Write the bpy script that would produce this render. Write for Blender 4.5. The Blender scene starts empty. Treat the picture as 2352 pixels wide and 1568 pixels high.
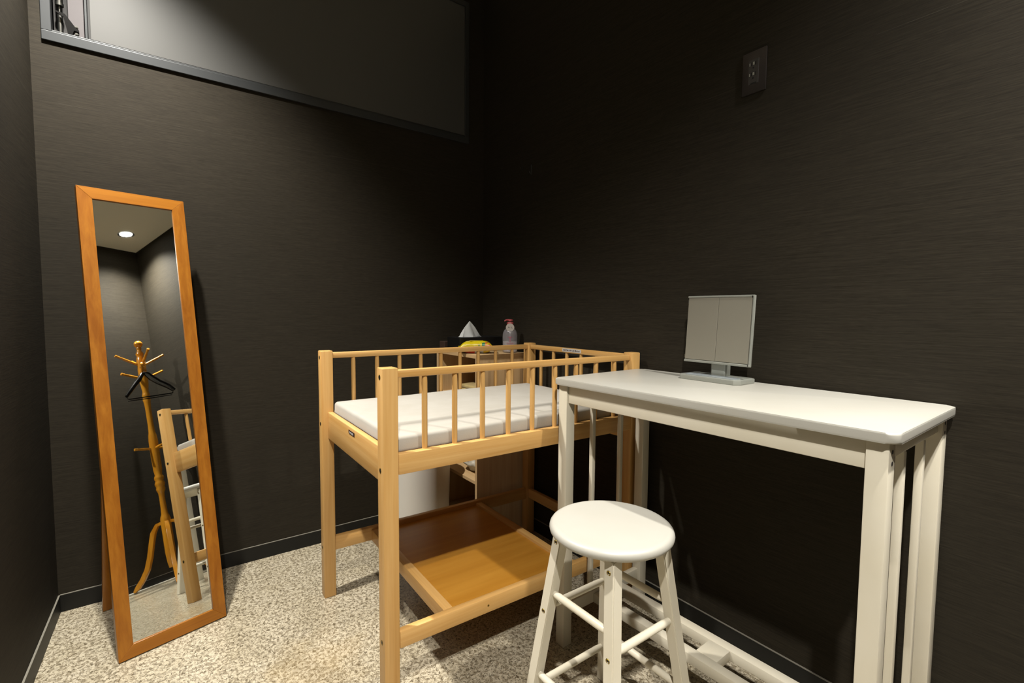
import bpy, bmesh, math, random
from mathutils import Vector, Matrix, noise
random.seed(7)
C = bpy.context.scene.collection
R = math.radians

# ------------------------------------------------------------------ helpers
def tag(o, label=None, cat=None, group=None, kind=None):
    if label: o['label'] = label
    if cat: o['category'] = cat
    if group: o['group'] = group
    if kind: o['kind'] = kind
    return o

def empty(name, loc=(0, 0, 0), rz=0.0):
    o = bpy.data.objects.new(name, None); C.objects.link(o)
    o.empty_display_size = .05
    o.location = loc; o.rotation_euler = (0, 0, rz)
    return o

def thing(name, label, cat, loc=(0, 0, 0), rz=0.0, group=None):
    return tag(empty(name, loc, rz), label, cat, group)

def obj(name, bm, m, parent=None, smooth=False, label=None):
    me = bpy.data.meshes.new(name)
    bmesh.ops.recalc_face_normals(bm, faces=bm.faces[:])
    bm.to_mesh(me); bm.free()
    if smooth:
        for p in me.polygons: p.use_smooth = True
        try: me.set_sharp_from_angle(angle=R(smooth if smooth > 1 else 40))
        except Exception: pass
    o = bpy.data.objects.new(name, me); C.objects.link(o)
    for mm in (m if isinstance(m, (list, tuple)) else [m]): me.materials.append(mm)
    if parent: o.parent = parent
    if label: o['label'] = label
    return o

def new(): return bmesh.new()

def box(bm, x0, x1, y0, y1, z0, z1, b=0.0, seg=2, M=None, mi=0):
    r = bmesh.ops.create_cube(bm, size=1)
    vs = r['verts']
    for v in vs:
        v.co = Vector((x0 + (v.co.x + .5) * (x1 - x0), y0 + (v.co.y + .5) * (y1 - y0), z0 + (v.co.z + .5) * (z1 - z0)))
    fs = set(f for v in vs for f in v.link_faces)
    if b > 0:
        es = list(set(e for v in vs for e in v.link_edges))
        rr = bmesh.ops.bevel(bm, geom=es, offset=b, segments=seg, affect='EDGES', profile=.5)
        vs = list(set(v for f in rr['faces'] for v in f.verts) | set(v for v in vs if v.is_valid))
        fs = set(f for v in vs for f in v.link_faces)
    if mi:
        for f in fs: f.material_index = mi
    if M is not None:
        for v in vs: v.co = M @ v.co
    return vs

def bx(*a, **k):
    bm = new(); box(bm, *a, **k); return bm

def prism(bm, pts, axis, a, b, bev=0.0, seg=2):
    """polygon pts in the two other axes, extruded along axis from a to b"""
    def mk(p, t):
        if axis == 'x': return (t, p[0], p[1])
        if axis == 'y': return (p[0], t, p[1])
        return (p[0], p[1], t)
    v0 = [bm.verts.new(mk(p, a)) for p in pts]; v1 = [bm.verts.new(mk(p, b)) for p in pts]
    n = len(pts)
    fs = [bm.faces.new(v0), bm.faces.new(v1)]
    for i in range(n): fs.append(bm.faces.new((v0[i], v0[(i + 1) % n], v1[(i + 1) % n], v1[i])))
    if bev:
        es = list(set(e for f in fs[:2] for e in f.edges))
        bmesh.ops.bevel(bm, geom=es, offset=bev, segments=seg, affect='EDGES', profile=.5)
    return v0 + v1

def tube(bm, p0, p1, r0, r1=None, n=20, caps=True):
    r1 = r0 if r1 is None else r1
    p0 = Vector(p0); p1 = Vector(p1); d = (p1 - p0).normalized()
    a = d.orthogonal().normalized(); b = d.cross(a)
    c0 = [bm.verts.new(p0 + (a * math.cos(t) + b * math.sin(t)) * r0) for t in [2 * math.pi * i / n for i in range(n)]]
    c1 = [bm.verts.new(p1 + (a * math.cos(t) + b * math.sin(t)) * r1) for t in [2 * math.pi * i / n for i in range(n)]]
    for i in range(n): bm.faces.new((c0[i], c0[(i + 1) % n], c1[(i + 1) % n], c1[i]))
    if caps: bm.faces.new(c0); bm.faces.new(c1)

def lathe(bm, prof, n=40, M=None, axis=None):
    """profile of (radius, height) revolved about z"""
    rings = []
    for r, z in prof:
        if r < 1e-5: rings.append([bm.verts.new((0, 0, z))])
        else: rings.append([bm.verts.new((r * math.cos(2 * math.pi * i / n), r * math.sin(2 * math.pi * i / n), z)) for i in range(n)])
    for a, b in zip(rings, rings[1:]):
        if len(a) == 1 and len(b) == 1: continue
        for i in range(n):
            j = (i + 1) % n
            if len(a) == 1: bm.faces.new((a[0], b[i], b[j]))
            elif len(b) == 1: bm.faces.new((a[i], a[j], b[0]))
            else: bm.faces.new((a[i], a[j], b[j], b[i]))
    if M is not None:
        for ring in rings:
            for v in ring: v.co = M @ v.co
    return rings

def align(p0, p1):
    p0 = Vector(p0); d = Vector(p1) - p0
    return Matrix.Translation(p0) @ d.to_track_quat('Z', 'Y').to_matrix().to_4x4(), d.length

def sweep(bm, pts, radii, n=12, flat=1.0):
    """tube through points with radii; flat squashes one side direction"""
    pts = [Vector(p) for p in pts]; rings = []
    prev = None
    for i, p in enumerate(pts):
        d = (pts[min(i + 1, len(pts) - 1)] - pts[max(i - 1, 0)]).normalized()
        a = d.orthogonal() if prev is None else prev - d * prev.dot(d)
        a.normalize(); prev = a; b = d.cross(a)
        rings.append([bm.verts.new(p + (a * math.cos(t) + b * math.sin(t) * flat) * radii[i]) for t in [2 * math.pi * k / n for k in range(n)]])
    for r0, r1 in zip(rings, rings[1:]):
        for k in range(n): bm.faces.new((r0[k], r0[(k + 1) % n], r1[(k + 1) % n], r1[k]))
    bm.faces.new(rings[0]); bm.faces.new(rings[-1])

def text_mesh(name, s, size, m, parent, M, extrude=.0002, spacing=1.0):
    cu = bpy.data.curves.new(name, 'FONT'); cu.body = s; cu.size = size; cu.extrude = extrude
    cu.align_x = 'CENTER'; cu.align_y = 'CENTER'; cu.space_character = spacing
    t = bpy.data.objects.new(name + '_tmp', cu); C.objects.link(t)
    dg = bpy.context.evaluated_depsgraph_get()
    me = bpy.data.meshes.new_from_object(t.evaluated_get(dg))
    bpy.data.objects.remove(t); bpy.data.curves.remove(cu)
    me.transform(M); me.name = name
    me.materials.clear(); me.materials.append(m)
    o = bpy.data.objects.new(name, me); C.objects.link(o); o.parent = parent
    return o

# ------------------------------------------------------------------ materials
KA = .58   # overall reflectance level of the painted and wooden surfaces
def lift(c, k): return (min(c[0] * k, .9), min(c[1] * k, .9), min(c[2] * k, .9), 1)
def srgb(r, g, b):
    f = lambda c: (c / 255 / 12.92) if c / 255 <= .04045 else ((c / 255 + .055) / 1.055) ** 2.4
    return (f(r) * KA, f(g) * KA, f(b) * KA, 1)

def mat(name, col=(.5, .5, .5, 1), rough=.5, metal=0.0, spec=.5, **k):
    m = bpy.data.materials.new(name); m.use_nodes = True
    b = m.node_tree.nodes['Principled BSDF']
    b.inputs['Base Color'].default_value = col
    b.inputs['Roughness'].default_value = rough
    b.inputs['Metallic'].default_value = metal
    b.inputs['Specular IOR Level'].default_value = spec
    for kk, v in k.items(): b.inputs[kk].default_value = v
    return m

def nd(m, t, **k):
    n = m.node_tree.nodes.new(t)
    for a, v in k.items(): setattr(n, a, v)
    return n

def coords(m, scale, kind='Object'):
    tc = nd(m, 'ShaderNodeTexCoord'); mp = nd(m, 'ShaderNodeMapping')
    mp.inputs['Scale'].default_value = scale
    m.node_tree.links.new(tc.outputs[kind], mp.inputs['Vector'])
    return mp.outputs['Vector']

def ramp(m, fac, stops):
    r = nd(m, 'ShaderNodeValToRGB'); el = r.color_ramp.elements
    while len(el) < len(stops): el.new(.5)
    for e, (p, c) in zip(el, stops): e.position = p; e.color = c
    m.node_tree.links.new(fac, r.inputs['Fac']); return r.outputs['Color']

def noi(m, vec, scale=1.0, detail=4.0, rough=.6, dist=0.0):
    n = nd(m, 'ShaderNodeTexNoise'); n.inputs['Scale'].default_value = scale
    n.inputs['Detail'].default_value = detail; n.inputs['Roughness'].default_value = rough
    n.inputs['Distortion'].default_value = dist
    m.node_tree.links.new(vec, n.inputs['Vector']); return n.outputs['Fac']

def bump(m, h, strength, dist):
    b = nd(m, 'ShaderNodeBump'); b.inputs['Strength'].default_value = strength; b.inputs['Distance'].default_value = dist
    m.node_tree.links.new(h, b.inputs['Height'])
    m.node_tree.links.new(b.outputs['Normal'], m.node_tree.nodes['Principled BSDF'].inputs['Normal'])

def setc(m, out, inp='Base Color'):
    m.node_tree.links.new(out, m.node_tree.nodes['Principled BSDF'].inputs[inp])

def mixc(m, f, a, b, mode='MIX'):
    n = nd(m, 'ShaderNodeMix'); n.data_type = 'RGBA'; n.blend_type = mode
    L = m.node_tree.links
    if hasattr(f, 'links'): L.new(f, n.inputs['Factor'])
    else: n.inputs['Factor'].default_value = f
    for s, i in ((a, 'A'), (b, 'B')):
        sock = [x for x in n.inputs if x.name == i and x.type == 'RGBA'][0]
        if hasattr(s, 'links'): L.new(s, sock)
        else: sock.default_value = s
    return [x for x in n.outputs if x.type == 'RGBA'][0]

def grain_scale(axis, across, along):
    return {'x': (along, across, across), 'y': (across, along, across), 'z': (across, across, along)}[axis]

def wood(name, c1, c2, axis='z', rough=.42, across=55, along=2.2, fine=.25):
    m = mat(name, c1, rough)
    v = coords(m, grain_scale(axis, across, along))
    f = noi(m, v, 1, 4, .6, .4)
    col = ramp(m, f, [(.3, c1), (.72, c2)])
    v2 = coords(m, grain_scale(axis, across * 5, along * 3))
    f2 = noi(m, v2, 1, 3, .5)
    dark = tuple(x * .82 for x in c2[:3]) + (1,)
    fm = ramp(m, f2, [(.45, (0, 0, 0, 1)), (.8, (fine, fine, fine, 1))])
    setc(m, mixc(m, fm, col, dark))
    bump(m, f2, .08, .001)
    return m

MAT = {}
def wall_mat():
    m = mat('wallpaper', srgb(52, 47, 41), .7, spec=.12)
    v = coords(m, (9, 9, 330)); f = noi(m, v, 1, 3, .6)
    v2 = coords(m, (45, 45, 900)); f2 = noi(m, v2, 1, 2, .5)
    v3 = coords(m, (1.3, 1.3, 1.3)); f3 = noi(m, v3, 1, 2, .5)
    c = ramp(m, f, [(.25, WALL_A), (.78, WALL_B)])
    c = mixc(m, ramp(m, f2, [(.4, (0, 0, 0, 1)), (.85, (.32, .32, .32, 1))]), c, WALL_C)
    c = mixc(m, ramp(m, f3, [(.35, (0, 0, 0, 1)), (.7, (.25, .25, .25, 1))]), c, WALL_D)
    # thin pale joint between the lower and the upper wallpaper sheet
    geo = nd(m, 'ShaderNodeNewGeometry'); sep = nd(m, 'ShaderNodeSeparateXYZ')
    m.node_tree.links.new(geo.outputs['Position'], sep.inputs[0])
    d = nd(m, 'ShaderNodeMath', operation='COMPARE'); d.inputs[1].default_value = 1.6475; d.inputs[2].default_value = .0007
    m.node_tree.links.new(sep.outputs['Z'], d.inputs[0])
    n2 = noi(m, coords(m, (14, 14, 1)), 1, 3, .7)
    gate = ramp(m, n2, [(.42, (0, 0, 0, 1)), (.62, (.22, .22, .22, 1))])
    mu = nd(m, 'ShaderNodeMath', operation='MULTIPLY')
    m.node_tree.links.new(d.outputs[0], mu.inputs[0]); m.node_tree.links.new(gate, mu.inputs[1])
    c = mixc(m, mu.outputs[0], c, srgb(120, 115, 104))
    setc(m, c)
    bump(m, f, .25, .0006)
    return m
WALL_A = srgb(44, 39, 31); WALL_B = srgb(65, 59, 48); WALL_C = srgb(90, 84, 70); WALL_D = srgb(49, 48, 43)
MAT['wall'] = wall_mat()

def floor_mat():
    m = mat('speckled_granite', srgb(205, 195, 175), .22, spec=.5)
    tc = coords(m, (1, 1, 1))
    base = noi(m, tc, 9, 3, .6)
    c = ramp(m, base, [(.35, srgb(214, 202, 174)), (.65, srgb(231, 220, 195))])
    n1 = noi(m, tc, 98, 3.0, .6, .5)
    c = mixc(m, ramp(m, n1, [(.46, (0, 0, 0, 1)), (.58, (.85, .85, .85, 1))]), c, srgb(150, 137, 112))
    n2 = noi(m, coords(m, (1.1, .9, 1)), 122, 3.0, .65, .7)
    c = mixc(m, ramp(m, n2, [(.535, (0, 0, 0, 1)), (.62, (.8, .8, .8, 1))]), c, srgb(88, 74, 50))
    n4 = noi(m, coords(m, (.9, 1.15, 1)), 230, 2.0, .5, .4)
    c = mixc(m, ramp(m, n4, [(.60, (0, 0, 0, 1)), (.66, (.8, .8, .8, 1))]), c, srgb(96, 84, 62))
    n3 = noi(m, coords(m, (1, 1, 1.2)), 330, 2, .5)
    c = mixc(m, ramp(m, n3, [(.60, (0, 0, 0, 1)), (.70, (.7, .7, .7, 1))]), c, srgb(238, 230, 214))
    # faint yellowish stain left of the cot's front leg
    geo = nd(m, 'ShaderNodeNewGeometry')
    dist = nd(m, 'ShaderNodeVectorMath', operation='DISTANCE'); dist.inputs[1].default_value = (.33, 1.37, 0)
    m.node_tree.links.new(geo.outputs['Position'], dist.inputs[0])
    wob = noi(m, tc, 7, 4, .6)
    ad = nd(m, 'ShaderNodeMath', operation='MULTIPLY_ADD'); ad.inputs[1].default_value = .28
    m.node_tree.links.new(wob, ad.inputs[0]); m.node_tree.links.new(dist.outputs['Value'], ad.inputs[2])
    st = ramp(m, ad.outputs[0], [(.20, (.20, .20, .20, 1)), (.30, (0, 0, 0, 1))])
    c = mixc(m, st, c, srgb(205, 172, 110))
    setc(m, c)
    rr = ramp(m, n1, [(.3, (.20, .20, .20, 1)), (.7, (.34, .34, .34, 1))])
    setc(m, rr, 'Roughness')
    bump(m, n2, .10, .0005)
    return m
MAT['floor'] = floor_mat()
cm = mat('ceiling_paint', (.88, .84, .70, 1), .85, spec=.2)
bump(cm, noi(cm, coords(cm, (1, 1, 1)), 180, 3, .6), .15, .001); MAT['ceiling'] = cm
bb = mat('vinyl_baseboard', srgb(30, 30, 27), .5, spec=.3)
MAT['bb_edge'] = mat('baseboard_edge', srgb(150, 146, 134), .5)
f = noi(bb, coords(bb, (30, 30, 260)), 1, 2, .5); bump(bb, f, .08, .0005); MAT['baseboard'] = bb

BE1, BE2 = lift(srgb(217, 174, 110), 1.5), lift(srgb(199, 150, 82), 1.5)
for ax in 'xyz': MAT['beech_' + ax] = wood('beech_' + ax, BE1, BE2, ax, .42, 60, 2.0, .28)
MAT['beech_panel'] = wood('beech_panel', lift(srgb(206, 148, 58), 1.4), lift(srgb(188, 128, 42), 1.4), 'x', .36, 26, 1.5, .2)
for ax in 'xyz': MAT['maple_' + ax] = wood('maple_' + ax, lift(srgb(216, 184, 138), 1.3), lift(srgb(198, 162, 114), 1.3), ax, .5, 45, 2.0, .22)
OR1, OR2 = srgb(196, 126, 36), srgb(160, 92, 14)
for ax in 'xyz': MAT['honey_' + ax] = wood('honey_' + ax, OR1, OR2, ax, .33, 48, 1.6, .3)
MAT['rack'] = wood('rack_wood', lift(srgb(206, 146, 44), 1.5), lift(srgb(182, 116, 24), 1.5), 'z', .2, 30, 2.0, .2)
def paint(name, c1, c2, rough):
    m = mat(name, c1, rough, spec=.5)
    setc(m, ramp(m, noi(m, coords(m, (6, 6, 6)), 1, 3, .5), [(.35, c1), (.7, c2)]))
    bump(m, noi(m, coords(m, (70, 70, 70)), 1, 3, .5), .05, .001)
    return m
MAT['cream'] = paint('cream_paint_lightened', lift(srgb(240, 233, 214), 1.22), lift(srgb(234, 226, 204), 1.22), .34)  # paint colour lightened to make up for weak light on upright parts
MAT['top'] = paint('white_top_darkened', lift(srgb(240, 238, 228), .80), lift(srgb(236, 233, 221), .80), .38)  # whiter top, its colour darkened to offset strong light from above
def cloth(name, c1, c2, sc=260):
    m = mat(name, c1, .9, spec=.15, **{'Sheen Weight': .2})
    n = noi(m, coords(m, (1, 1, 1)), sc, 3, .6)
    setc(m, ramp(m, noi(m, coords(m, (1, 1, 1)), 11, 3, .6), [(.35, c1), (.7, c2)])); bump(m, n, .2, .001)
    return m
MAT['mattress'] = cloth('mattress_cloth', lift(srgb(240, 235, 224), .78), lift(srgb(232, 226, 213), .78))
MAT['tissue'] = cloth('tissue_paper', srgb(240, 242, 240), srgb(228, 231, 231), 90)
MAT['mirror'] = mat('mirror_silver', (.80, .82, .80, 1), .012, 1.0)
MAT['brass'] = mat('brass_screw', srgb(176, 150, 70), .3, 1.0)
MAT['steel'] = mat('steel', srgb(190, 190, 184), .28, 1.0)
MAT['chrome'] = mat('chrome', srgb(225, 225, 222), .08, 1.0)
MAT['dark'] = mat('dark_recess', srgb(22, 16, 12), .6)
MAT['black_plastic'] = mat('black_plastic', srgb(14, 13, 13), .25)
MAT['tissue_box'] = mat('black_box', srgb(13, 12, 12), .45)
setc(MAT['tissue_box'], ramp(MAT['tissue_box'], noi(MAT['tissue_box'], coords(MAT['tissue_box'], (60, 60, 60)), 1, 2, .5), [(.3, srgb(11, 10, 10)), (.8, srgb(18, 16, 15))]))
def metalpaint(name, c, rough, metal, sc=140):
    m = mat(name, c, rough, metal)
    bump(m, noi(m, coords(m, (sc, sc, sc)), 1, 2, .5), .03, .0005)
    return m
MAT['frame_metal'] = metalpaint('frame_metal', srgb(74, 77, 79), .42, .3)
MAT['panel_metal'] = metalpaint('panel_metal', srgb(100, 100, 98), .42, .0, 40)
MAT['mauve_metal'] = metalpaint('mauve_metal', srgb(88, 82, 84), .5, .1)
MAT['silver_plastic'] = metalpaint('silver_plastic', lift(srgb(190, 193, 184), 1.05), .36, .3)
MAT['silver_panel'] = metalpaint('silver_panel', lift(srgb(168, 164, 150), 1.3), .42, .35)
MAT['tray_blue'] = metalpaint('tray_grey', lift(srgb(176, 184, 188), 1.35), .35, .3)
MAT['bin'] = mat('white_bin_plastic', lift(srgb(236, 232, 222), 1.5), .35)
MAT['plate'] = metalpaint('outlet_plate_metal', srgb(92, 86, 84), .38, .7)
MAT['socket'] = mat('socket_plastic', srgb(70, 67, 65), .45)
MAT['slot'] = mat('slot_black', srgb(8, 8, 8), .5)
MAT['white_sticker'] = mat('white_sticker', srgb(236, 232, 226), .5)
MAT['ink'] = mat('grey_ink', srgb(110, 96, 100), .6)
MAT['maroon'] = mat('dark_nameplate', srgb(52, 26, 30), .4)
MAT['brown_box'] = mat('dark_brown_card', srgb(62, 38, 24), .7)
MAT['tan_cloth'] = cloth('tan_cloth', srgb(206, 182, 120), srgb(180, 150, 92))
MAT['bag'] = mat('cream_bag', srgb(232, 224, 204), .45, **{'Subsurface Weight': .1, 'Subsurface Radius': (.01, .01, .01)})
MAT['threshold'] = paint('white_threshold', srgb(222, 218, 204), srgb(214, 208, 192), .4)

# ------------------------------------------------------------------ room shell
XR, YB, YR, ZC = 1.3626, 2.115, -.50, 2.60
LA = .0268
XL0 = -.2946
xl = lambda y: XL0 + (y - YB) * math.tan(LA)
tag(obj('floor', bx(-.55, XR + .12, YR - .12, YB + .12, -.08, 0), MAT['floor']), kind='structure')
tag(obj('ceiling', bx(-.55, XR + .12, YR - .12, YB + .12, ZC, ZC + .08), MAT['ceiling']), kind='structure')
tag(obj('wall_right', bx(XR, XR + .1, YR - .1, YB + .1, 0, ZC), MAT['wall']), kind='structure')
tag(obj('wall_rear', bx(-.55, XR, YR - .1, YR, 0, ZC), MAT['wall']), kind='structure')
bm = new(); prism(bm, [(xl(YR - .1) - .1, YR - .1), (xl(YR - .1), YR - .1), (xl(YB + .1), YB + .1), (xl(YB + .1) - .1, YB + .1)], 'z', 0, ZC)
tag(obj('wall_left', bm, MAT['wall']), kind='structure')
# back wall with the opening of the high hatch left out
HX0, HX1, HZ0, HZ1 = -.262, 1.266, 1.838, 2.50
bm = new()
box(bm, -.5, XR, YB, YB + .1, 0, HZ0)
box(bm, -.5, HX0, YB, YB + .1, HZ0, ZC)
box(bm, HX1, XR, YB, YB + .1, HZ0, ZC)
box(bm, HX0, HX1, YB, YB + .1, HZ1, ZC)
tag(obj('wall_back', bm, MAT['wall']), kind='structure')
BH, BT = .0585, .005
tag(obj('baseboard_back', bx(xl(YB) + .004, XR, YB - BT, YB - .0002, 0, BH - .0016), MAT['baseboard']), kind='structure')
tag(obj('baseboard_right', bx(XR - BT, XR - .0002, YR, YB - BT, 0, BH - .0016), MAT['baseboard']), kind='structure')
tag(obj('baseboard_rear', bx(-.33, XR - BT, YR + .0002, YR + BT, 0, BH - .0016), MAT['baseboard']), kind='structure')
bm = new(); prism(bm, [(xl(YR) + .0002, YR), (xl(YR) + BT, YR), (xl(YB) + BT, YB - BT), (xl(YB) + .0002, YB - BT)], 'z', 0, BH - .0016)
tag(obj('baseboard_left', bm, MAT['baseboard']), kind='structure')
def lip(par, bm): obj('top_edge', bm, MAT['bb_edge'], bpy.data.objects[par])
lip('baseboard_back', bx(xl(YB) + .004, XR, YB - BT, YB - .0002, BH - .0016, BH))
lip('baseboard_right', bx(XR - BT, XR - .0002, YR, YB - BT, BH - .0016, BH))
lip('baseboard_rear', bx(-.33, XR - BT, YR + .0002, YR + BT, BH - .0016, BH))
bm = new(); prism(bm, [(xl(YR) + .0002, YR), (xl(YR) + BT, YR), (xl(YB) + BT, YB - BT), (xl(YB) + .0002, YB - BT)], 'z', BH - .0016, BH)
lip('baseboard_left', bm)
tag(obj('trim_1', bx(-.3, XR - .01, YR + BT, YR + .050, 0, .012, b=.0015), MAT['threshold']), kind='structure')

# high hatch in the back wall (metal frame, inset panels, closer rod)
hatch = tag(empty('window_1', (0, YB, HZ0)), kind='structure')
def hbox(name, x0, x1, y0, y1, z0, z1, m, b=.002, parent=None, **k):
    return obj(name, bx(x0, x1, y0, y1, z0, z1, b=b, **k), m, parent or hatch)
zt = HZ1 - HZ0
bm = new()
box(bm, -.2668, 1.272, -.0075, .03, -.0055, .024, b=.0015)
box(bm, -.2668, -.243, -.0075, .03, .024, zt + .006, b=.0015)
box(bm, 1.25, 1.272, -.0075, .03, .024, zt + .006, b=.0015)
box(bm, -.243, 1.25, -.0075, .03, zt - .018, zt + .006, b=.0015)
obj('window_frame', bm, MAT['frame_metal'], hatch)
hbox('inner_sill', -.243, 1.25, -.004, .03, .024, .030, MAT['frame_metal'], .001)
hbox('recess_panel', -.243, -.19, .055, .06, .0, zt, MAT['dark'], 0)
hbox('door_stile', -.2035, -.1655, .004, .04, .028, zt - .018, MAT['mauve_metal'], .001)
hbox('door_edge', -.1635, -.157, -.001, .04, .028, zt - .018, MAT['frame_metal'], .001)
hbox('gap_strip', -.157, -.150, .02, .05, .028, zt - .018, MAT['slot'], 0)
hbox('hatch_panel', -.1505, 1.25, -.002, .03, .031, zt - .018, MAT['panel_metal'], .0015)
bm = new(); tube(bm, (-.224, .018, .125), (-.224, .018, zt - .03), .0085)
tube(bm, (-.224, .018, .118), (-.224, .018, .126), .0105)
tube(bm, (-.2235, .018, .030), (-.2235, .018, .098), .0068)
tube(bm, (-.224, .018, .098), (-.224, .018, .118), .003)
obj('closer_rod', bm, MAT['steel'], hatch, smooth=True)
bm = new()
prism(bm, [(-.232, .094), (-.210, .090), (-.186, .056), (-.178, .050), (-.178, .044), (-.190, .046), (-.196, .026), (-.204, .026), (-.214, .080), (-.232, .090)], 'y', -.002, .004)
obj('closer_bracket', bm, MAT['black_plastic'], hatch)
bm = new()
for zz in (.060, .038): tube(bm, (-.184, .001, zz), (-.184, .012, zz), .0042); tube(bm, (-.184, -.001, zz), (-.184, .001, zz), .0026)
obj('bracket_screw', bm, MAT['steel'], hatch, smooth=True)

# ------------------------------------------------------------------ recessed downlights
emis = mat('lamp_emission', (1, 1, 1, 1), .5)
emis.node_tree.nodes['Principled BSDF'].inputs['Emission Color'].default_value = (1, .93, .80, 1)
emis.node_tree.nodes['Principled BSDF'].inputs['Emission Strength'].default_value = 45
LCOL = (1.0, .955, .875)
def downlight(x, y, power, label, ang=122, blend=.45, rad=.028, beam=5.0):
    t = thing('downlight', label, 'ceiling light', (x, y, ZC), 0, 'recessed ceiling downlights')
    bm = new()
    lathe(bm, [(.052, -.0005), (.052, -.004), (.047, -.006), (.041, -.004), (.038, -.0008), (.038, -.0005)], 40)
    obj('trim_ring', bm, MAT['chrome'], t, smooth=True)
    bm = new(); lathe(bm, [(0, -.0012), (.038, -.0012), (.038, -.0004), (0, -.0004)], 32)
    obj('lamp_lens', bm, emis, t)
    l = bpy.data.lights.new('spot_bulb', 'SPOT'); l.energy = power; l.spot_size = R(ang); l.spot_blend = blend
    l.shadow_soft_size = rad; l.color = LCOL
    # reflector beam: candela distribution concentrated downwards
    l.use_nodes = True; nt = l.node_tree; em = nt.nodes['Emission']
    tcn = nt.nodes.new('ShaderNodeTexCoord'); sx = nt.nodes.new('ShaderNodeSeparateXYZ'); ab = nt.nodes.new('ShaderNodeMath'); ab.operation = 'ABSOLUTE'
    pw = nt.nodes.new('ShaderNodeMath'); pw.operation = 'POWER'; pw.inputs[1].default_value = beam
    nt.links.new(tcn.outputs['Normal'], sx.inputs[0]); nt.links.new(sx.outputs['Z'], ab.inputs[0]); nt.links.new(ab.outputs[0], pw.inputs[0]); nt.links.new(pw.outputs[0], em.inputs['Strength'])
    o = bpy.data.objects.new('spot_bulb', l); C.objects.link(o); o.parent = t; o.location = (0, 0, -.012 - .0)
    return t
P1, P2, P3 = 400, 420, 410
downlight(1.167, -.244, P1, 'recessed round ceiling downlight over the coat rack, in the rear right corner')
downlight(-.15, 1.65, P2, 'recessed round ceiling downlight along the left wall, above the floor by the mirror', ang=100, blend=.6, beam=2.5)
downlight(-.22, -.36, P3, 'recessed round ceiling downlight in the rear left corner of the room', ang=136, beam=1.6)

# ------------------------------------------------------------------ baby changing cot
A = -.022
crib = thing('changing_cot', 'natural beech baby changing cot with spindle rails and a low shelf', 'changing table', (.4232, 1.0956, 0), A)
S, LL, DD, HH = .0396, .8759, .5872, .863
for iu, u in enumerate((0, LL)):
    for v in (0, DD):
        lg = obj('leg', bx(u, u + S, v, v + S, 0, HH, b=.0028), MAT['beech_z'], crib, smooth=30)
        if iu == 0:
            for zz in (.8405, .612, .176):
                bm = new(); lathe(bm, [(.0030, -.0004), (.0036, .0006), (.0056, .0008), (.0064, .0001)], 20, Matrix.Translation((u, v + S * .5, zz)) @ Matrix.Rotation(R(-90), 4, 'Y'))
                bl = obj('bolt', bm, MAT['brass'], lg, smooth=True, label='small brass bolt ring with a dark socket')
                bm = new(); tube(bm, (u + .0002, v + S * .5, zz), (u - .0007, v + S * .5, zz), .0033, n=6)
                hd = obj('bolt_socket', bm, MAT['dark'], lg)
def crail(name, *a, m='beech_x', b=.003, **k): return obj(name, bx(*a, b=b), MAT[m], crib, smooth=30, **k)
crail('top_rail', S, LL, .010, .030, .8370, .8560)
crail('top_rail', S, LL, DD + .008, DD + .028, .8370, .8565)
er = crail('top_rail', LL + .008, LL + .028, S, DD, .8375, .8565, m='beech_y')
crail('side_beam', S, LL, .001, .023, .598, .650)
crail('side_beam', S, LL, DD + .016, DD + .038, .598, .650)
lb = crail('end_board', .020, .038, S, DD, .562, .6535, m='beech_y')
crail('end_board', LL + .004, LL + .022, S, DD, .562, .6535, m='beech_y')
def spindle(x, y, z0=.645, z1=.840):
    bm = new(); lathe(bm, [(0, z0), (.0066, z0), (.0074, z0 + .02), (.0074, z1 - .02), (.0066, z1), (0, z1)], 16, Matrix.Translation((x, y, 0)))
    return obj('spindle', bm, MAT['beech_z'], crib, smooth=True)
for i in range(9):
    u = .1172 + i * .0865
    spindle(u, .020)
for i in range(9):
    u = .1135 + i * .0856
    spindle(u, DD + .018)
for i in range(6):
    spindle(LL + .018, .104 + i * .0834)
crail('low_rail', S, LL, .000, .021, .1545, .1985)
crail('low_rail', S, LL, DD + .010, DD + .031, .1590, .2075)
crail('low_rail', LL + .004, LL + .024, S, DD, .1665, .2080, m='beech_y')
crail('cross_bar', .170, .198, .021, DD + .010, .158, .1985, m='beech_y', b=.002)
crail('cross_bar', .614, .640, .021, DD + .010, .158, .1985, m='beech_y', b=.002)
obj('low_shelf', bx(.198, .614, .019, DD + .014, .182, .189), MAT['beech_panel'], crib)
obj('mattress_base', bx(.036, LL + .004, .023, DD + .016, .630, .642), MAT['beech_panel'], crib)
for u, v, z in ((.30, 0, .176),):
    bm = new(); tube(bm, (u, v + .0003, z), (u, v - .0006, z), .0028, n=12); obj('bolt', bm, MAT['brass'], crib)
# name plate on the left end board, sticker on the right top rail
npl = obj('name_plate', bx(.0188, .0204, .290, .346, .6330, .6435, b=.0005), MAT['maroon'], crib, label='small dark maroon name plate with pale lettering')
Mx = Matrix.Translation((.0186, .318, .6382)) @ Matrix(((0, 0, -1, 0), (-1, 0, 0, 0), (0, 1, 0, 0), (0, 0, 0, 1)))
text_mesh('lettering', 'yamatoya', .0100, MAT['white_sticker'], npl, Mx)
stk = obj('sticker', bx(LL + .0072, LL + .0083, .262, .372, .8420, .8550), MAT['white_sticker'], crib, label='white strip sticker with faint grey print')
bm = new()
random.seed(3); y = .366
while y > .27:
    w = random.uniform(.002, .008); box(bm, LL + .0066, LL + .0073, y - w, y, .8462, .8462 + random.uniform(.003, .0055)); y -= w + random.uniform(.0015, .004)
obj('print_marks', bm, MAT['ink'], stk)

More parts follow.
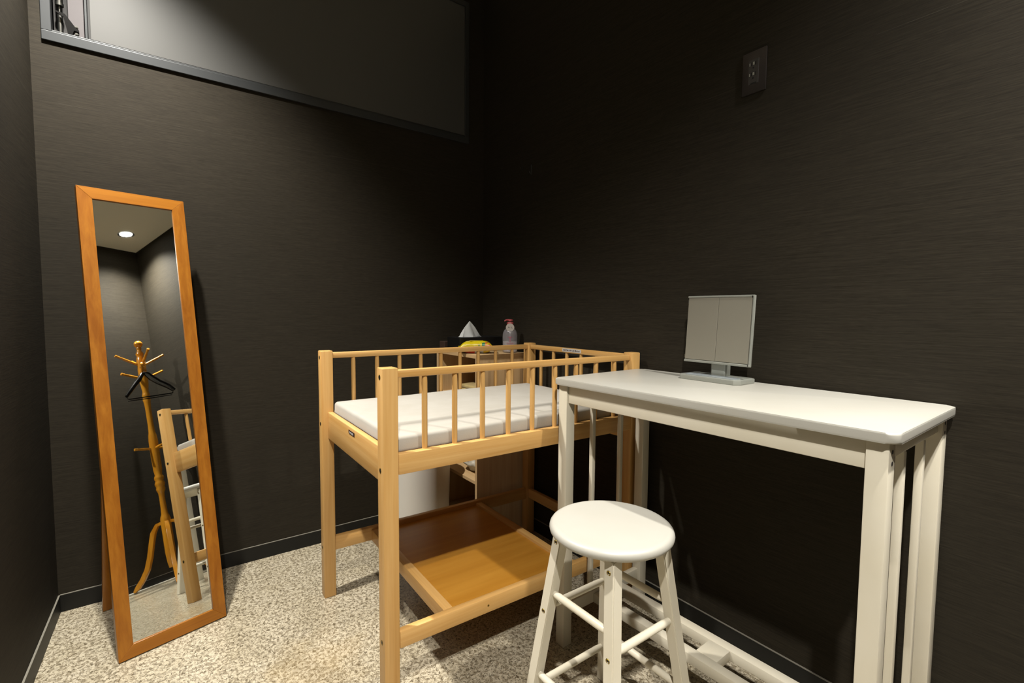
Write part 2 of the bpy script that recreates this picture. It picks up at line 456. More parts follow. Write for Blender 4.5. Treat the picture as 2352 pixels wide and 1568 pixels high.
# mattress (lies on the cot)
def soft_box(x0, x1, y0, y1, z0, z1, r, nx, ny, amp, seed=0, seam=True):
    bm = new(); vs = box(bm, x0, x1, y0, y1, z0, z1, b=r, seg=5)
    bmesh.ops.subdivide_edges(bm, edges=[e for e in bm.edges if e.calc_length() > .06], cuts=nx, use_grid_fill=True)
    for v in bm.verts:
        p = v.co
        n = noise.noise(Vector((p.x * 5 + seed, p.y * 5, p.z * 8))) + .5 * noise.noise(Vector((p.x * 14, p.y * 14 + seed, p.z * 20)))
        if p.z > (z0 + z1) / 2: v.co.z += amp * n
        ex = min(p.x - x0, x1 - p.x); ey = min(p.y - y0, y1 - p.y)
        if min(ex, ey) < r:
            v.co.x += amp * .6 * n * (1 if p.x > (x0 + x1) / 2 else -1) * (ex < r)
            v.co.y += amp * .6 * n * (1 if p.y > (y0 + y1) / 2 else -1) * (ey < r)
    return bm
ca, sa = math.cos(A), math.sin(A)
mt = thing('mattress', 'thin white mattress lying inside the beech changing cot', 'mattress', (.4232, 1.0956, 0), A)
obj('mattress_pad', soft_box(.042, LL - .002, .030, DD + .006, .6425, .6875, .011, 14, 10, .0022), MAT['mattress'], mt, smooth=60)
# ------------------------------------------------------------------ white high table
TA = .0235
tab = thing('high_table', 'cream white wooden high table with slatted ends standing along the right wall', 'table', (.961, .2602, 0), TA)
TW, TL, TS, TH = .3918, .7899, .0332, .8078
ov, ove, th = .0112, .014, .0184
# rounded-corner top
def rrect(x0, x1, y0, y1, r, n=8):
    pts = []
    for cx, cy, a0 in ((x1 - r, y1 - r, 0), (x0 + r, y1 - r, 90), (x0 + r, y0 + r, 180), (x1 - r, y0 + r, 270)):
        for k in range(n + 1):
            t = R(a0 + 90 * k / n); pts.append((cx + r * math.cos(t), cy + r * math.sin(t)))
    return pts
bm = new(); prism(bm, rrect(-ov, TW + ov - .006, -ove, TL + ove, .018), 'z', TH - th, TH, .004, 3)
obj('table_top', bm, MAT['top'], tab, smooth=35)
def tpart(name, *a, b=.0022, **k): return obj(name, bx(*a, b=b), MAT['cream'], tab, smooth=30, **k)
for u in (0, TW - TS):
    for v in (0, TL - TS):
        lg = tpart('leg', u, u + TS, v, v + TS, 0, TH - th)
        if v == 0:
            for zz in (.772, .752):
                bm = new(); tube(bm, (u + TS * .5, v + .0003, zz), (u + TS * .5, v - .0006, zz), .0038, n=14)
                obj('screw_cap', bm, MAT['socket'], lg)
tpart('apron', .006, .024, TS, TL - TS, .737, TH - th)
tpart('apron', TW - .024, TW - .006, TS, TL - TS, .737, TH - th)
for v in (.008, TL - .026): tpart('end_apron', TS, TW - TS, v, v + .018, .752, TH - th)
for v in (.006, TL - .024):
    tpart('end_cross_bar', TS, TW - TS, v, v + .018, .086, .124)
    for u in (.1240, .2550): tpart('slat', u, u + .0145, v + .002, v + .0165, .124, .752, b=.003)
tpart('foot_rail', .137, .166, .024, TL - .024, .087, .1150)
tpart('foot_rail', .232, .262, .024, TL - .024, .087, .1150)
tpart('spacer_block', .166, .232, .370, .428, .087, .1148)

# ------------------------------------------------------------------ stool
st = thing('round_stool', 'cream white round wooden stool with two tiers of rungs, standing in front of the table', 'stool', (.8191, .7297, 0), 0)
HS = .5213
bm = new(); prof = [(0, HS - .0245), (.126, HS - .0245)]
for k in range(9):
    t = R(-90 + 180 * k / 8); prof.append((.1278 + .0122 * math.cos(t), HS - .01225 + .01225 * math.sin(t)))
prof += [(.126, HS), (.06, HS + .0002), (0, HS + .0002)]
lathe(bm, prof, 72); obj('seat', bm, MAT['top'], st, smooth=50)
bm = new()
vs0 = [bm.verts.new((s * .088, t * .088, HS - .0245)) for s, t in ((-1, -1), (1, -1), (1, 1), (-1, 1))]
vs1 = [bm.verts.new((s * .070, t * .070, HS - .052)) for s, t in ((-1, -1), (1, -1), (1, 1), (-1, 1))]
for i in range(4): bm.faces.new((vs0[i], vs0[(i + 1) % 4], vs1[(i + 1) % 4], vs1[i]))
bm.faces.new(vs0); bm.faces.new(vs1)
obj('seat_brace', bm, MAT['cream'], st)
rt, rf = .1066 / math.sqrt(2), .1905 / math.sqrt(2)
lc = lambda z: rf + (rt - rf) * z / HS
def sleg(sx, sy):
    bm = new(); w = .0136
    z1 = HS - .026
    lo = [bm.verts.new((sx * rf + a * w, sy * rf + b * w, 0)) for a, b in ((-1, -1), (1, -1), (1, 1), (-1, 1))]
    c1 = lc(z1)
    hi = [bm.verts.new((sx * c1 + a * w, sy * c1 + b * w, z1)) for a, b in ((-1, -1), (1, -1), (1, 1), (-1, 1))]
    fs = [bm.faces.new(lo), bm.faces.new(hi)]
    for i in range(4): bm.faces.new((lo[i], lo[(i + 1) % 4], hi[(i + 1) % 4], hi[i]))
    bmesh.ops.bevel(bm, geom=bm.edges[:], offset=.0022, segments=2, affect='EDGES')
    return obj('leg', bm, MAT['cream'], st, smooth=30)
for sx in (-1, 1):
    for sy in (-1, 1):
        lg = sleg(sx, sy)
        w = .0136
        for zz in (HS - .052, .302, .100):
            c = lc(zz)
            M = Matrix.Translation((sx * (c + w), sy * c, zz)) @ Matrix.Rotation(R(90 * sx), 4, 'Y')
            bm = new(); lathe(bm, [(.0026, -.0006), (.0032, .0004), (.0052, .0005), (.0056, -.0001)], 16, M)
            s_ = obj('screw', bm, MAT['brass'], lg, smooth=True)
            bm = new(); lathe(bm, [(0, .0002), (.0028, .0002), (.0028, -.001), (0, -.001)], 10, M)
            obj('screw_hole', bm, MAT['dark'], lg)
def rung(ax, s, z):
    c = lc(z); bm = new(); e = c - .012
    pr = [(0, -e), (.0070, -e), (.0085, -e + .02), (.0085, e - .02), (.0070, e), (0, e)]
    M = Matrix.Translation((0, s * c, z)) @ Matrix.Rotation(R(90), 4, 'Y') if ax == 'x' else Matrix.Translation((s * c, 0, z)) @ Matrix.Rotation(R(90), 4, 'X')
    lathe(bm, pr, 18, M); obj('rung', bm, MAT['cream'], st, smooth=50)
for s in (-1, 1):
    rung('y', s, .346); rung('x', s, .309); rung('x', s, .109); rung('y', s, .147)

# ------------------------------------------------------------------ leaning mirror
MA, ML = .2611, .1926
mir = thing('standing_mirror', 'tall narrow standing mirror in an orange brown wooden frame, tilted back on an easel leg', 'mirror', (-.1199, 1.6963, 0), MA)
MW, MH, FW, FT = .2785, 1.3915, .0355, .020
MM = Matrix.Translation((0, 0, .0036)) @ Matrix.Rotation(-ML, 4, 'X')
def mframe(pts, m, name='frame_bar'):
    bm = new()
    v0 = [bm.verts.new((p[0], 0, p[1])) for p in pts]; v1 = [bm.verts.new((p[0], FT, p[1])) for p in pts]
    n = len(pts); bm.faces.new(v0); bm.faces.new(v1)
    for i in range(n): bm.faces.new((v0[i], v0[(i + 1) % n], v1[(i + 1) % n], v1[i]))
    bmesh.ops.bevel(bm, geom=[e for e in bm.edges], offset=.0005, segments=1, affect='EDGES')
    for v in bm.verts: v.co = MM @ v.co
    return obj(name, bm, m, mir, smooth=30)
mframe([(0, 0), (FW, FW), (FW, MH - FW), (0, MH)], MAT['honey_z'])
mframe([(MW, 0), (MW, MH), (MW - FW, MH - FW), (MW - FW, FW)], MAT['honey_z'])
mframe([(0, 0), (MW, 0), (MW - FW, FW), (FW, FW)], MAT['honey_x'])
mframe([(0, MH), (FW, MH - FW), (MW - FW, MH - FW), (MW, MH)], MAT['honey_x'])
bm = new(); box(bm, FW - .003, MW - FW + .003, .0055, .0085, FW - .003, MH - FW + .003, M=MM); obj('mirror_glass', bm, MAT['mirror'], mir)
bm = new(); box(bm, FW - .004, MW - FW + .004, .009, .018, FW - .004, MH - FW + .004, M=MM); obj('backing_board', bm, MAT['maple_z'], mir)
es = tag(empty('easel_leg'), None); es.parent = mir
def bar(name, p0, p1, w, t, m, parent):
    M, L = align(p0, p1); d = (Vector(p1) - Vector(p0)).normalized()
    x = Vector((1, 0, 0)); x = (x - d * x.dot(d)).normalized() if abs(d.x) < .9 else Vector((0, 0, 1))
    y = d.cross(x)
    M = Matrix.Translation(Vector(p0)) @ Matrix((x, y, d)).transposed().to_4x4()
    return obj(name, bx(-w / 2, w / 2, -t / 2, t / 2, 0, L, b=.0015, M=M), m, parent, smooth=30)
hz, hy, fy = .93, .225, .344
bar('easel_bar', (.043, fy, .002), (.043, hy, hz), .026, .014, MAT['honey_z'], es)
bar('easel_bar', (MW - .043, fy, .002), (MW - .043, hy, hz), .026, .014, MAT['honey_z'], es)
k = .10; bar('easel_cross_bar', (.056, fy - (fy - hy) * k, hz * k), (MW - .056, fy - (fy - hy) * k, hz * k), .024, .012, MAT['honey_x'], es)
bar('hinge_bar', (.030, hy - .010, hz - .004), (MW - .030, hy - .010, hz - .004), .024, .018, MAT['honey_x'], es)

# ------------------------------------------------------------------ bookcase cabinet in the corner and what stands on it
CX0, CX1, CY0, CY1, CH = 1.086, 1.345, 1.730, 2.100, .815
cab = thing('open_cabinet', 'pale wood open cabinet in the corner behind the changing cot, open towards the left', 'cabinet', (CX0, CY0, 0), 0)
cw, cd = CX1 - CX0, CY1 - CY0
def cpart(name, *a, m='maple_z', b=.0008): return obj(name, bx(*a, b=b), MAT[m], cab)
cpart('top_board', 0, cw, 0, cd, CH - .016, CH, m='maple_y')
cpart('side_panel', 0, cw, 0, .015, 0, CH - .016)
cpart('side_panel', 0, cw, cd - .015, cd, 0, CH - .016)
cpart('back_panel', cw - .008, cw, .015, cd - .015, .05, CH - .016)
cpart('shelf', .004, cw - .008, .015, cd - .015, .600, .615, m='maple_y')
cpart('shelf', .002, cw - .008, .015, cd - .015, .249, .264, m='maple_y')
cpart('bottom_board', .004, cw - .008, .015, cd - .015, .035, .050, m='maple_y')
cpart('plinth', .012, .024, .015, cd - .015, 0, .035, m='maple_y')

# folded cloth and plastic bag on the shelves
fc = thing('folded_cloth', 'small folded tan cloth on the upper inner shelf of the corner cabinet', 'cloth', (1.175, 1.86, .615), 0)
for i in range(3):
    obj('cloth_fold', soft_box(-.07 + .004 * i, .07 - .003 * i, -.07, .07 - .005 * i, .0005 + .018 * i, .0178 + .018 * i, .007, 5, 5, .002, i), MAT['tan_cloth'], fc, smooth=60)
bm = new(); bmesh.ops.create_icosphere(bm, subdivisions=5, radius=1)
for v in bm.verts:
    p = v.co.copy(); n = noise.noise(p * 2.3) * .18 + abs(noise.noise(p * 6.0)) * .10
    q = p * (1 + n); v.co = Vector((q.x * .085, q.y * .092, max(-.058, q.z * .070)))
for v in bm.verts: v.co += Vector((1.205, 1.868, .3235))
tag(obj('plastic_bag', bm, MAT['bag'], smooth=60), 'crumpled cream plastic bag on the lower shelf of the corner cabinet', 'bag')

# black tissue box with tissue
tb = thing('tissue_box', 'flat black tissue box with a white tissue standing out, on the corner cabinet', 'tissue box', (1.215, 1.955, CH), 0)
obj('box_body', bx(-.118, .118, -.058, .058, 0, .066, b=.002), MAT['tissue_box'], tb)
bm = new(); n = 28
bot, mid, top = [], [], []
apx = Vector((-.024, 0, .071))
rows = []
prof = [(.000, .060), (.05, .053), (.22, .047), (.42, .038), (.60, .029), (.78, .017), (.92, .007), (1.0, .0012)]
for h_, w_ in prof:
    row = []
    for k in range(n):
        t = 2 * math.pi * k / n
        fold = 1 + .10 * math.sin(3 * t + 1) * (1 - h_) + .06 * math.sin(7 * t)
        cx = -.028 - .002 * h_
        row.append(bm.verts.new((cx + w_ * math.cos(t) * fold, .020 * (1 - h_ * .92) * math.sin(t) * fold + .006 * math.sin(5 * t + 3 * h_) * (1 - h_), .0655 + h_ * .074)))
    rows.append(row)
for a, b in zip(rows, rows[1:]):
    for k in range(n): bm.faces.new((a[k], a[(k + 1) % n], b[(k + 1) % n], b[k]))
bm.faces.new(rows[-1])
obj('tissue', bm, MAT['tissue'], tb, smooth=35, label='white paper tissue')
bm = new(); box(bm, 0, .062, 0, .052, 0, .042, b=.002)
o = obj('small_carton', bm, MAT['brown_box']); o.location = (1.092, 2.030, CH)
tag(o, 'small dark brown carton at the rear left of the cabinet top, behind the tissue box', 'box')

# yellow wet wipes pack
wy = mat('wipes_wrapper', srgb(236, 214, 22), .28)
tcv = coords(wy, (1, 1, 1)); sp = nd(wy, 'ShaderNodeSeparateXYZ'); wy.node_tree.links.new(tcv, sp.inputs[0])
c0 = ramp(wy, noi(wy, coords(wy, (1, 1, 1)), 34, 3, .6), [(.3, srgb(240, 224, 30)), (.7, srgb(228, 196, 12))])
def band(sock, lo, hi):
    a = nd(wy, 'ShaderNodeMath', operation='GREATER_THAN'); a.inputs[1].default_value = lo; wy.node_tree.links.new(sock, a.inputs[0])
    b = nd(wy, 'ShaderNodeMath', operation='LESS_THAN'); b.inputs[1].default_value = hi; wy.node_tree.links.new(sock, b.inputs[0])
    c = nd(wy, 'ShaderNodeMath', operation='MULTIPLY'); wy.node_tree.links.new(a.outputs[0], c.inputs[0]); wy.node_tree.links.new(b.outputs[0], c.inputs[1])
    return c.outputs[0]
def mul(a, b):
    c = nd(wy, 'ShaderNodeMath', operation='MULTIPLY'); wy.node_tree.links.new(a, c.inputs[0]); wy.node_tree.links.new(b, c.inputs[1]); return c.outputs[0]
blot = ramp(wy, noi(wy, coords(wy, (1, 1, 1)), 70, 2, .5), [(.48, (0, 0, 0, 1)), (.54, (1, 1, 1, 1))])
c0 = mixc(wy, mul(band(sp.outputs['X'], -.012, .030), band(sp.outputs['Z'], .0, .034)), c0, srgb(206, 212, 214))
c0 = mixc(wy, mul(mul(band(sp.outputs['X'], .008, .042), band(sp.outputs['Z'], .014, .05)), blot), c0, srgb(40, 130, 90))
blot2 = ramp(wy, noi(wy, coords(wy, (1, 1, 1.3)), 90, 2, .5), [(.5, (0, 0, 0, 1)), (.56, (1, 1, 1, 1))])
c0 = mixc(wy, mul(mul(band(sp.outputs['X'], .036, .064), band(sp.outputs['Z'], .010, .05)), blot2), c0, srgb(226, 110, 60))
c0 = mixc(wy, mul(band(sp.outputs['X'], -.06, -.008), band(sp.outputs['Z'], -.01, .012)), c0, srgb(206, 48, 34))
setc(wy, c0)
wp = thing('wet_wipes_pack', 'yellow soft pack of baby wipes lying in front of the black tissue box', 'wet wipes', (1.140, 1.822, CH + .0005), R(-31))
bm = new(); N1, N2 = 40, 24
grid = []
for i in range(N1 + 1):
    u = -1 + 2 * i / N1; x = u * .0735
    ef = max(0, 1 - abs(u) ** 4.5); row = []
    wid = .040 + .004 * abs(u) ** 3
    for k in range(N2):
        t = 2 * math.pi * k / N2
        cy = math.copysign(abs(math.cos(t)) ** .6, math.cos(t)) * wid
        hz_ = .026 * ef + .0012
        czz = math.copysign(abs(math.sin(t)) ** .7, math.sin(t)) * hz_
        w = .0045 * noise.noise(Vector((x * 34, cy * 45, t * .7))) * ef
        row.append(bm.verts.new((x, cy, .0275 + czz + w)))
    grid.append(row)
for a, b in zip(grid, grid[1:]):
    for k in range(N2): bm.faces.new((a[k], a[(k + 1) % N2], b[(k + 1) % N2], b[k]))
bm.faces.new(grid[0]); bm.faces.new(grid[-1])
obj('pack_body', bm, wy, wp, smooth=70)
for s in (-1, 1):
    bm = new()
    for i in range(12):
        y0 = -.043 + i * .0072; box(bm, s * .0735 if s > 0 else -.0805, .0805 if s > 0 else -.0735, y0, y0 + .0072, .0262 + .0012 * (i % 2), .0280 + .0012 * (i % 2))
    obj('crimped_end', bm, wy, wp)
bm = new(); prism(bm, rrect(-.030, .030, -.020, .020, .008), 'z', .0535, .0555, .0005); obj('opening_flap', bm, wy, wp)

# clear pump bottle
gl = mat('clear_bottle_plastic', (.92, .90, .94, 1), .10, **{'Transmission Weight': .90, 'IOR': 1.34})
bt = thing('pump_bottle', 'clear plastic pump bottle with a pink cap and round white neck tag', 'bottle', (1.291, 1.776, CH), 0)
bm = new()
outer = [(0, .0005), (.030, .0005), (.0335, .004), (.0340, .012), (.0340, .078), (.0325, .090), (.0265, .102), (.0180, .110), (.0135, .114), (.0130, .126)]
inner = [(.0115, .126), (.0120, .114), (.0165, .108), (.0250, .100), (.0310, .089), (.0325, .078), (.0325, .012), (.0320, .006), (.028, .003), (0, .003)]
lathe(bm, outer + inner, 40); obj('bottle_body', bm, gl, bt, smooth=50)
liq = mat('pale_liquid', (.93, .91, .90, 1), .3, **{'Transmission Weight': .55, 'IOR': 1.33})
bm = new(); lathe(bm, [(0, .0034), (.0277, .0034), (.0315, .007), (.0321, .013), (.0321, .050), (0, .050)], 36); obj('liquid', bm, liq, bt, smooth=50)
pink = mat('pink_cap', srgb(226, 110, 112), .35)
bm = new(); lathe(bm, [(0, .126), (.0145, .126), (.0150, .128), (.0150, .136), (.0140, .138), (.0045, .138), (.0045, .143), (.0120, .143), (.0125, .145), (.0120, .151), (0, .152)], 30); cap_ = obj('pump_cap', bm, pink, bt, smooth=40)
bm = new(); bm2 = sweep(bm, [(-.006, 0, .148), (-.018, 0, .1485), (-.028, -.001, .1465), (-.031, -.001, .1425)], [.0042, .0038, .003, .0026], 12); obj('pump_nozzle', bm, pink, cap_, smooth=50)
bm = new(); box(bm, -.0004, .0004, -.0015, .0015, .010, .13); tube(bm, (0, 0, .008), (0, 0, .128), .0018); obj('dip_tube', bm, MAT['white_sticker'], bt)
vd = Vector((-.58, -.80, 0)).normalized(); side = Vector((-vd.y, vd.x, 0))
def facing(M0, off): # frame whose local z looks towards vd
    return Matrix.Translation(M0 + vd * off) @ Matrix((side, Vector((0, 0, 1)), vd)).transposed().to_4x4()
bm = new(); lathe(bm, [(0, 0), (.0190, 0), (.0190, .0006), (0, .0006)], 36, facing(Vector((0, 0, .1145)), .0290) @ Matrix.Rotation(R(14), 4, 'X')); tg = obj('neck_tag', bm, MAT['white_sticker'], bt, label='round white paper tag')
bm = new()
MF = facing(Vector((0, 0, .1145)), .0298) @ Matrix.Rotation(R(14), 4, 'X')
for cx, cy, w, h_ in ((-.008, .002, .0012, .006), (-.0055, .002, .003, .001), (-.0055, -.001, .003, .001), (-.003, .0, .001, .005), (.006, .003, .006, .001), (.006, .0, .001, .006), (.009, -.003, .004, .001)):
    box(bm, cx - w / 2, cx + w / 2, cy - h_ / 2, cy + h_ / 2, 0, .0003, M=MF)
obj('tag_print', bm, MAT['ink'], tg)
plab = mat('pink_print', srgb(212, 120, 142), .4)
lab = text_mesh('label_print', 'T', .034, plab, bt, facing(Vector((0, 0, .060)), .0345), .0003)
bm = new(); MF = facing(Vector((0, 0, .0)), .0345)
box(bm, -.016, .016, .0435, .0450, 0, .0003, M=MF); box(bm, -.013, .013, .040, .0412, 0, .0003, M=MF); obj('label_line', bm, plab, bt)

# ------------------------------------------------------------------ waste bin between the back wall and the cabinet
bn = thing('waste_bin', 'white cylindrical waste bin on the floor behind the cot, left of the cabinet', 'waste bin', (.930, 1.950, 0), 0)
bm = new(); pr = [(0, 0), (.118, 0), (.122, .004), (.130, .400), (.134, .402), (.134, .412), (.128, .414), (.126, .402), (.118, .012), (0, .012)]
lathe(bm, pr, 56); obj('bin_body', bm, MAT['bin'], bn, smooth=35)
bm = new(); lathe(bm, [(.1235, .0), (.1238, .010), (.1215, .012)], 56); obj('bin_foot_ring', bm, MAT['socket'], bn, smooth=35)

# ------------------------------------------------------------------ closed folding mirror on tray base, on the table
fm = thing('folding_table_mirror', 'closed silver folding table mirror on a tray base, standing on the white table', 'table mirror', (1.285, .759, TH), R(-90) + R(-1.0))
# local x runs along the table (towards the camera), local y to the wall
bm = new()
prism(bm, [(-.097, -.034), (-.085, -.050), (.079, -.050), (.091, -.034), (.091, .036), (.079, .046), (-.085, .046), (-.097, .036)], 'z', .0, .0135, .002)
base = obj('tray_base', bm, MAT['silver_plastic'], fm, smooth=30)
bm = new()
outer_ = rrect(-.078, .078, -.043, -.004, .012); inner_ = rrect(-.0755, .0755, -.0405, -.0065, .010)
a0 = [bm.verts.new((x, y, .0136)) for x, y in outer_]; a1 = [bm.verts.new((x, y, .0156)) for x, y in outer_]
b1 = [bm.verts.new((x, y, .0156)) for x, y in inner_]; b0 = [bm.verts.new((x, y, .0138)) for x, y in inner_]
n = len(a0)
for i in range(n):
    j = (i + 1) % n
    bm.faces.new((a0[i], a0[j], a1[j], a1[i])); bm.faces.new((a1[i], a1[j], b1[j], b1[i])); bm.faces.new((b1[i], b1[j], b0[j], b0[i]))
bm.faces.new(b0); obj('tray_rim', bm, MAT['tray_blue'], base, smooth=30)
bm = new(); prism(bm, [(-.022, .006), (-.018, .003), (.018, .003), (.022, .006), (.022, .032), (-.022, .032)], 'z', .0135, .075, .0015)
obj('neck', bm, MAT['silver_plastic'], fm, smooth=30)
pn = empty('mirror_head'); pn.parent = fm; pn.location = (0, -.008, .048); pn.rotation_euler = (R(-4.0), R(0), 0)
W2, PH = .1015, .195
obj('case_frame', bx(-W2, W2, .0, .0055, 0, PH, b=.0015), MAT['silver_plastic'], pn, smooth=30)
obj('door_leaf', bx(-W2 + .003, -.0012, -.0042, -.0002, .008, PH - .006, b=.0008), MAT['silver_panel'], pn)
obj('door_leaf', bx(-.0004, W2 - .006, -.0042, -.0002, .008, PH - .006, b=.0008), MAT['silver_panel'], pn)
bm = new(); box(bm, -W2 + .001, W2 - .001, -.0055, -.0002, 0, .0066, b=.0012); box(bm, -W2 + .001, W2 - .001, -.0055, -.0002, PH - .0052, PH, b=.0012)
box(bm, W2 - .0042, W2, -.0050, -.0002, 0, PH, b=.001)
obj('case_edge', bm, MAT['silver_plastic'], pn)
for x, z in ((-W2 - .0015, .016), (-W2 - .0015, PH - .016)):
    bm = new(); tube(bm, (x, .002, z - .005), (x, .002, z + .005), .0026, n=12); obj('hinge_pin', bm, MAT['steel'], pn, smooth=True)
for z in (.004, PH - .004):
    bm = new(); tube(bm, (W2 - .005, -.0060, z), (W2 - .005, -.0050, z), .0018, n=12); obj('rivet', bm, MAT['dark'], pn)

# ------------------------------------------------------------------ wall outlet
ol = thing('wall_outlet', 'grey metal double socket outlet plate high on the right wall', 'outlet', (XR, .722, 1.672), 0)
obj('cover_plate', bx(-.0045, -.0002, -.0340, .0335, -.0575, .0575, b=.0014), MAT['plate'], ol, smooth=30)
ins_ = obj('socket_insert', bx(-.0058, -.0040, -.0135, .0150, -.0330, .0340, b=.0006), MAT['socket'], ol)
for zc in (.019, -.009):
    bm = new()
    box(bm, -.0063, -.0056, .0050, .0072, zc - .001, zc + .008); box(bm, -.0063, -.0056, -.0068, -.0048, zc - .002, zc + .008)
    tube(bm, (-.0063, .0012, zc - .0075), (-.0056, .0012, zc - .0075), .0022, n=12)
    obj('socket_slots', bm, MAT['slot'], ol)
    bm = new(); box(bm, -.0062, -.0056, -.0018, .0026, zc + .000, zc + .008, b=.0003); box(bm, -.0062, -.0056, .0100, .0125, zc - .001, zc + .007, b=.0003)
    obj('socket_face', bm, MAT['silver_plastic'], ol)
bm = new(); box(bm, -.0063, -.0056, -.0080, .0080, -.0320, -.0290); obj('earth_slot', bm, MAT['slot'], ol)

# small hooks and scuffs on the right wall
for yy, zz in ((1.787, 1.667), (1.720, 1.634)):
    bm = new(); box(bm, -.0030, -.0001, -.0018, .0018, -.022, .022, b=.0006)
    tube(bm, (-.001, 0, -.018), (-.009, 0, -.016), .0013, n=10); tube(bm, (-.009, 0, -.016), (-.010, 0, -.008), .0013, n=10)
    o = obj('wall_hook', bm, MAT['steel'] if zz < 1.65 else MAT['plate'], smooth=30); o.location = (XR, yy, zz)
    tag(o, 'tiny dark metal hook on the right wall, ' + ('nearer to the room corner' if yy > 1.75 else 'the lower one, farther from the room corner'), 'hook', 'hooks near the room corner')

# ------------------------------------------------------------------ coat rack behind the camera (seen in the mirror)
rk = thing('coat_rack', 'honey coloured turned wooden coat rack in the rear right corner, seen in the mirror', 'coat rack', (1.135, -.250, 0), 0)
bm = new()
prof = [(0, .10), (.020, .10), (.026, .14), (.030, .20), (.030, .42), (.026, .44), (.020, .455), (.0175, .50), (.0165, .56), (.018, .60), (.024, .615), (.027, .630), (.024, .642), (.028, .652), (.030, .665), (.027, .676), (.024, .686), (.029, .700), (.0275, .714), (.021, .726),
        (.026, .76), (.0275, .86), (.0275, .97), (.024, 1.01), (.020, 1.03), (.0175, 1.08), (.0175, 1.20), (.020, 1.25), (.024, 1.275), (.021, 1.285), (.025, 1.300), (.022, 1.312), (.018, 1.33), (.022, 1.37), (.026, 1.40), (.026, 1.56), (.022, 1.59), (.018, 1.60), (.024, 1.612), (.024, 1.622), (.015, 1.64), (.013, 1.652), (.016, 1.660), (.014, 1.668)]
for k in range(9):
    t = R(-60 + 150 * k / 8); prof.append((.0265 * math.cos(t) + (0 if k < 8 else -.0), 1.694 + .0265 * math.sin(t)))
prof[-1] = (0, 1.7205)
lathe(bm, prof, 36); obj('pole', bm, MAT['rack'], rk, smooth=45)
def peg(ang, z, l=.150, rise=.075):
    d = Vector((math.cos(R(ang)), math.sin(R(ang)), 0)); p0 = d * .018 + Vector((0, 0, z)); p1 = d * l + Vector((0, 0, z + rise))
    M, L = align(p0, p1); bm = new()
    lathe(bm, [(0, 0), (.0085, 0), (.0085, L * .5), (.0070, L * .80), (.0085, L * .86), (.0065, L * .90), (.0095, L * .95), (.0085, L * .985), (0, L)], 16, M)
    obj('peg', bm, MAT['rack'], rk, smooth=45)
for a in (0, 90, 180, 270): peg(a + 8, 1.535)
for a in (0, 180): peg(a - 8, 1.432, .150, .030 if a else .065)
peg(118, 1.452, .130, .060)
for a in (90, 180, 330): peg(a, .915, .125, .01)
for a in (64.4, 128.5, 231.7, 308):
    a = {64.4: 49, 128.5: 115, 231.7: 234.6, 308: 305}[a]
    d = Vector((math.cos(R(a)), math.sin(R(a)), 0)); bm = new()
    path = [(.020, .400), (.055, .395), (.085, .350), (.105, .280), (.125, .200), (.150, .130), (.185, .075), (.220, .035), (.243, .0125)]
    s = d.cross(Vector((0, 0, 1)))
    prev = None
    rings = []
    for i, (r_, z_) in enumerate(path):
        r0, z0 = path[max(0, i - 1)]; r1, z1 = path[min(len(path) - 1, i + 1)]
        t = (d * (r1 - r0) + Vector((0, 0, z1 - z0))).normalized(); nn = t.cross(s)
        w, h_ = .012, (.030 if 1 < i < 8 else .022 if i < 8 else .012)
        c = d * r_ + Vector((0, 0, z_))
        rings.append([bm.verts.new(c + s * w * x + nn * h_ * .5 * y) for x, y in ((-1, -1), (1, -1), (1, 1), (-1, 1))])
    for r0, r1 in zip(rings, rings[1:]):
        for k in range(4): bm.faces.new((r0[k], r0[(k + 1) % 4], r1[(k + 1) % 4], r1[k]))
    bm.faces.new(rings[0]); bm.faces.new(rings[-1])
    for v in bm.verts: v.co.z = max(v.co.z, .001)
    bmesh.ops.bevel(bm, geom=bm.edges[:], offset=.002, segments=2, affect='EDGES')
    obj('foot', bm, MAT['rack'], rk, smooth=35)

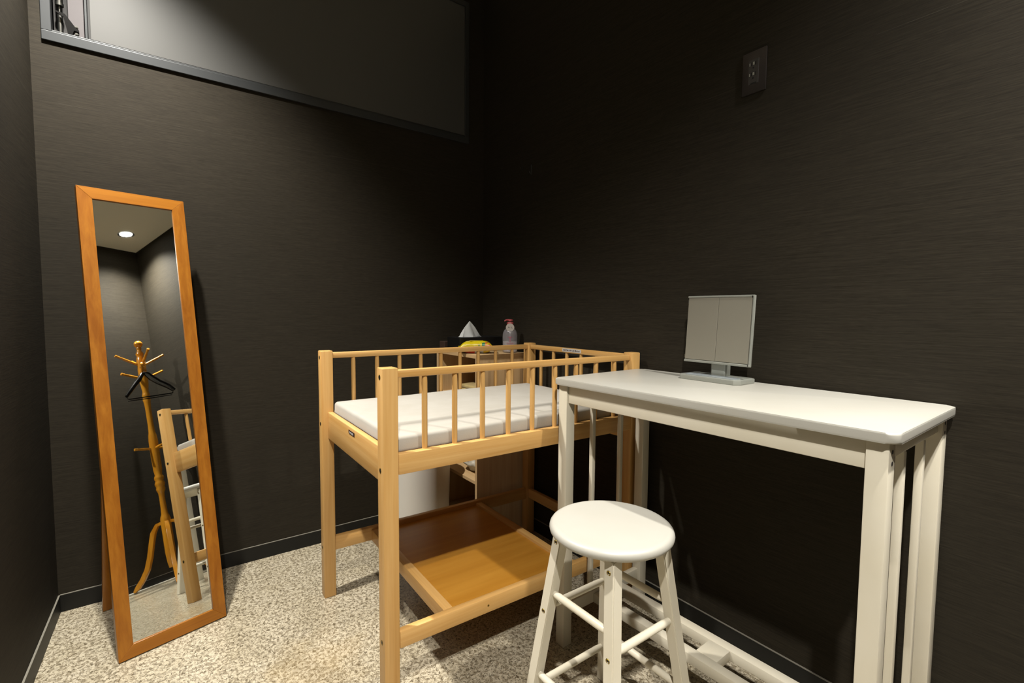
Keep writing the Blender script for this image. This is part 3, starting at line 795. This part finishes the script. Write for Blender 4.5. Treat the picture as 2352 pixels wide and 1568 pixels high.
# clothes hanger hanging on a lower peg
HG0 = Vector((1.0928, -.1706, 1.5085))
hg = thing('clothes_hanger', 'black plastic clothes hanger hooked on the left peg of the coat rack', 'hanger', HG0, R(-10))
tilt = Matrix.Rotation(R(-8), 4, 'Y')
bm = new(); pts = []
for k in range(13):
    t = R(-60 + 240 * k / 12); pts.append(Vector((.018 * math.cos(t), 0, -.018 + .018 * math.sin(t) - .004)))
pts = [Vector((0, 0, -.066)), Vector((0, 0, -.052)), Vector((.006, 0, -.044))] + pts
sweep(bm, [tilt @ p for p in pts], [.0016] * len(pts), 10); obj('hook', bm, MAT['chrome'], hg, smooth=60, label='thin chrome hook')
bm = new()
for s in (-1, 1):
    pp = [(0, -.062), (.018 * s, -.068), (.045 * s, -.100), (.090 * s, -.138), (.140 * s, -.178), (.178 * s, -.214)]
    rr = [.012, .018, .021, .020, .019, .014]
    sweep(bm, [tilt @ Vector((x, (.012 if abs(x) > .1 else 0), z)) for x, z in pp], rr, 12, .62)
obj('shoulder', bm, MAT['black_plastic'], hg, smooth=60)
bm = new()
sweep(bm, [tilt @ Vector((x, .004, z)) for x, z in ((-.172, -.226), (-.162, -.234), (.162, -.234), (.172, -.226))], [.0035, .0045, .0045, .0035], 10)
sweep(bm, [tilt @ Vector((x, -.004, z)) for x, z in ((-.162, -.244), (0, -.246), (.162, -.244))], [.0032, .0036, .0032], 10)
obj('trouser_bar', bm, MAT['black_plastic'], hg, smooth=60)

# ------------------------------------------------------------------ world, camera, view
w = bpy.data.worlds.new('room_world'); bpy.context.scene.world = w; w.use_nodes = True
w.node_tree.nodes['Background'].inputs[0].default_value = (1, .95, .85, 1)
w.node_tree.nodes['Background'].inputs[1].default_value = .0
cam = bpy.data.cameras.new('camera'); co = bpy.data.objects.new('camera', cam); C.objects.link(co)
bpy.context.scene.camera = co
F, YAW, PIT, ROL = 1106.03, .63276, .06144, .00737
cam.sensor_fit = 'HORIZONTAL'; cam.sensor_width = 36; cam.lens = F * 36 / 2352
cam.clip_start = .02; cam.clip_end = 50
fw = Vector((math.sin(YAW) * math.cos(PIT), math.cos(YAW) * math.cos(PIT), -math.sin(PIT)))
r = Vector((math.cos(YAW), -math.sin(YAW), 0)); u = r.cross(fw)
r2 = math.cos(ROL) * r + math.sin(ROL) * u; u2 = -math.sin(ROL) * r + math.cos(ROL) * u
co.matrix_world = Matrix.Translation((0, 0, 1)) @ Matrix((r2, u2, -fw)).transposed().to_4x4()
vs = bpy.context.scene.view_settings
vs.view_transform = 'Standard'; vs.look = 'None'; vs.exposure = 0.0; vs.gamma = 1.0; vs.use_curve_mapping = False
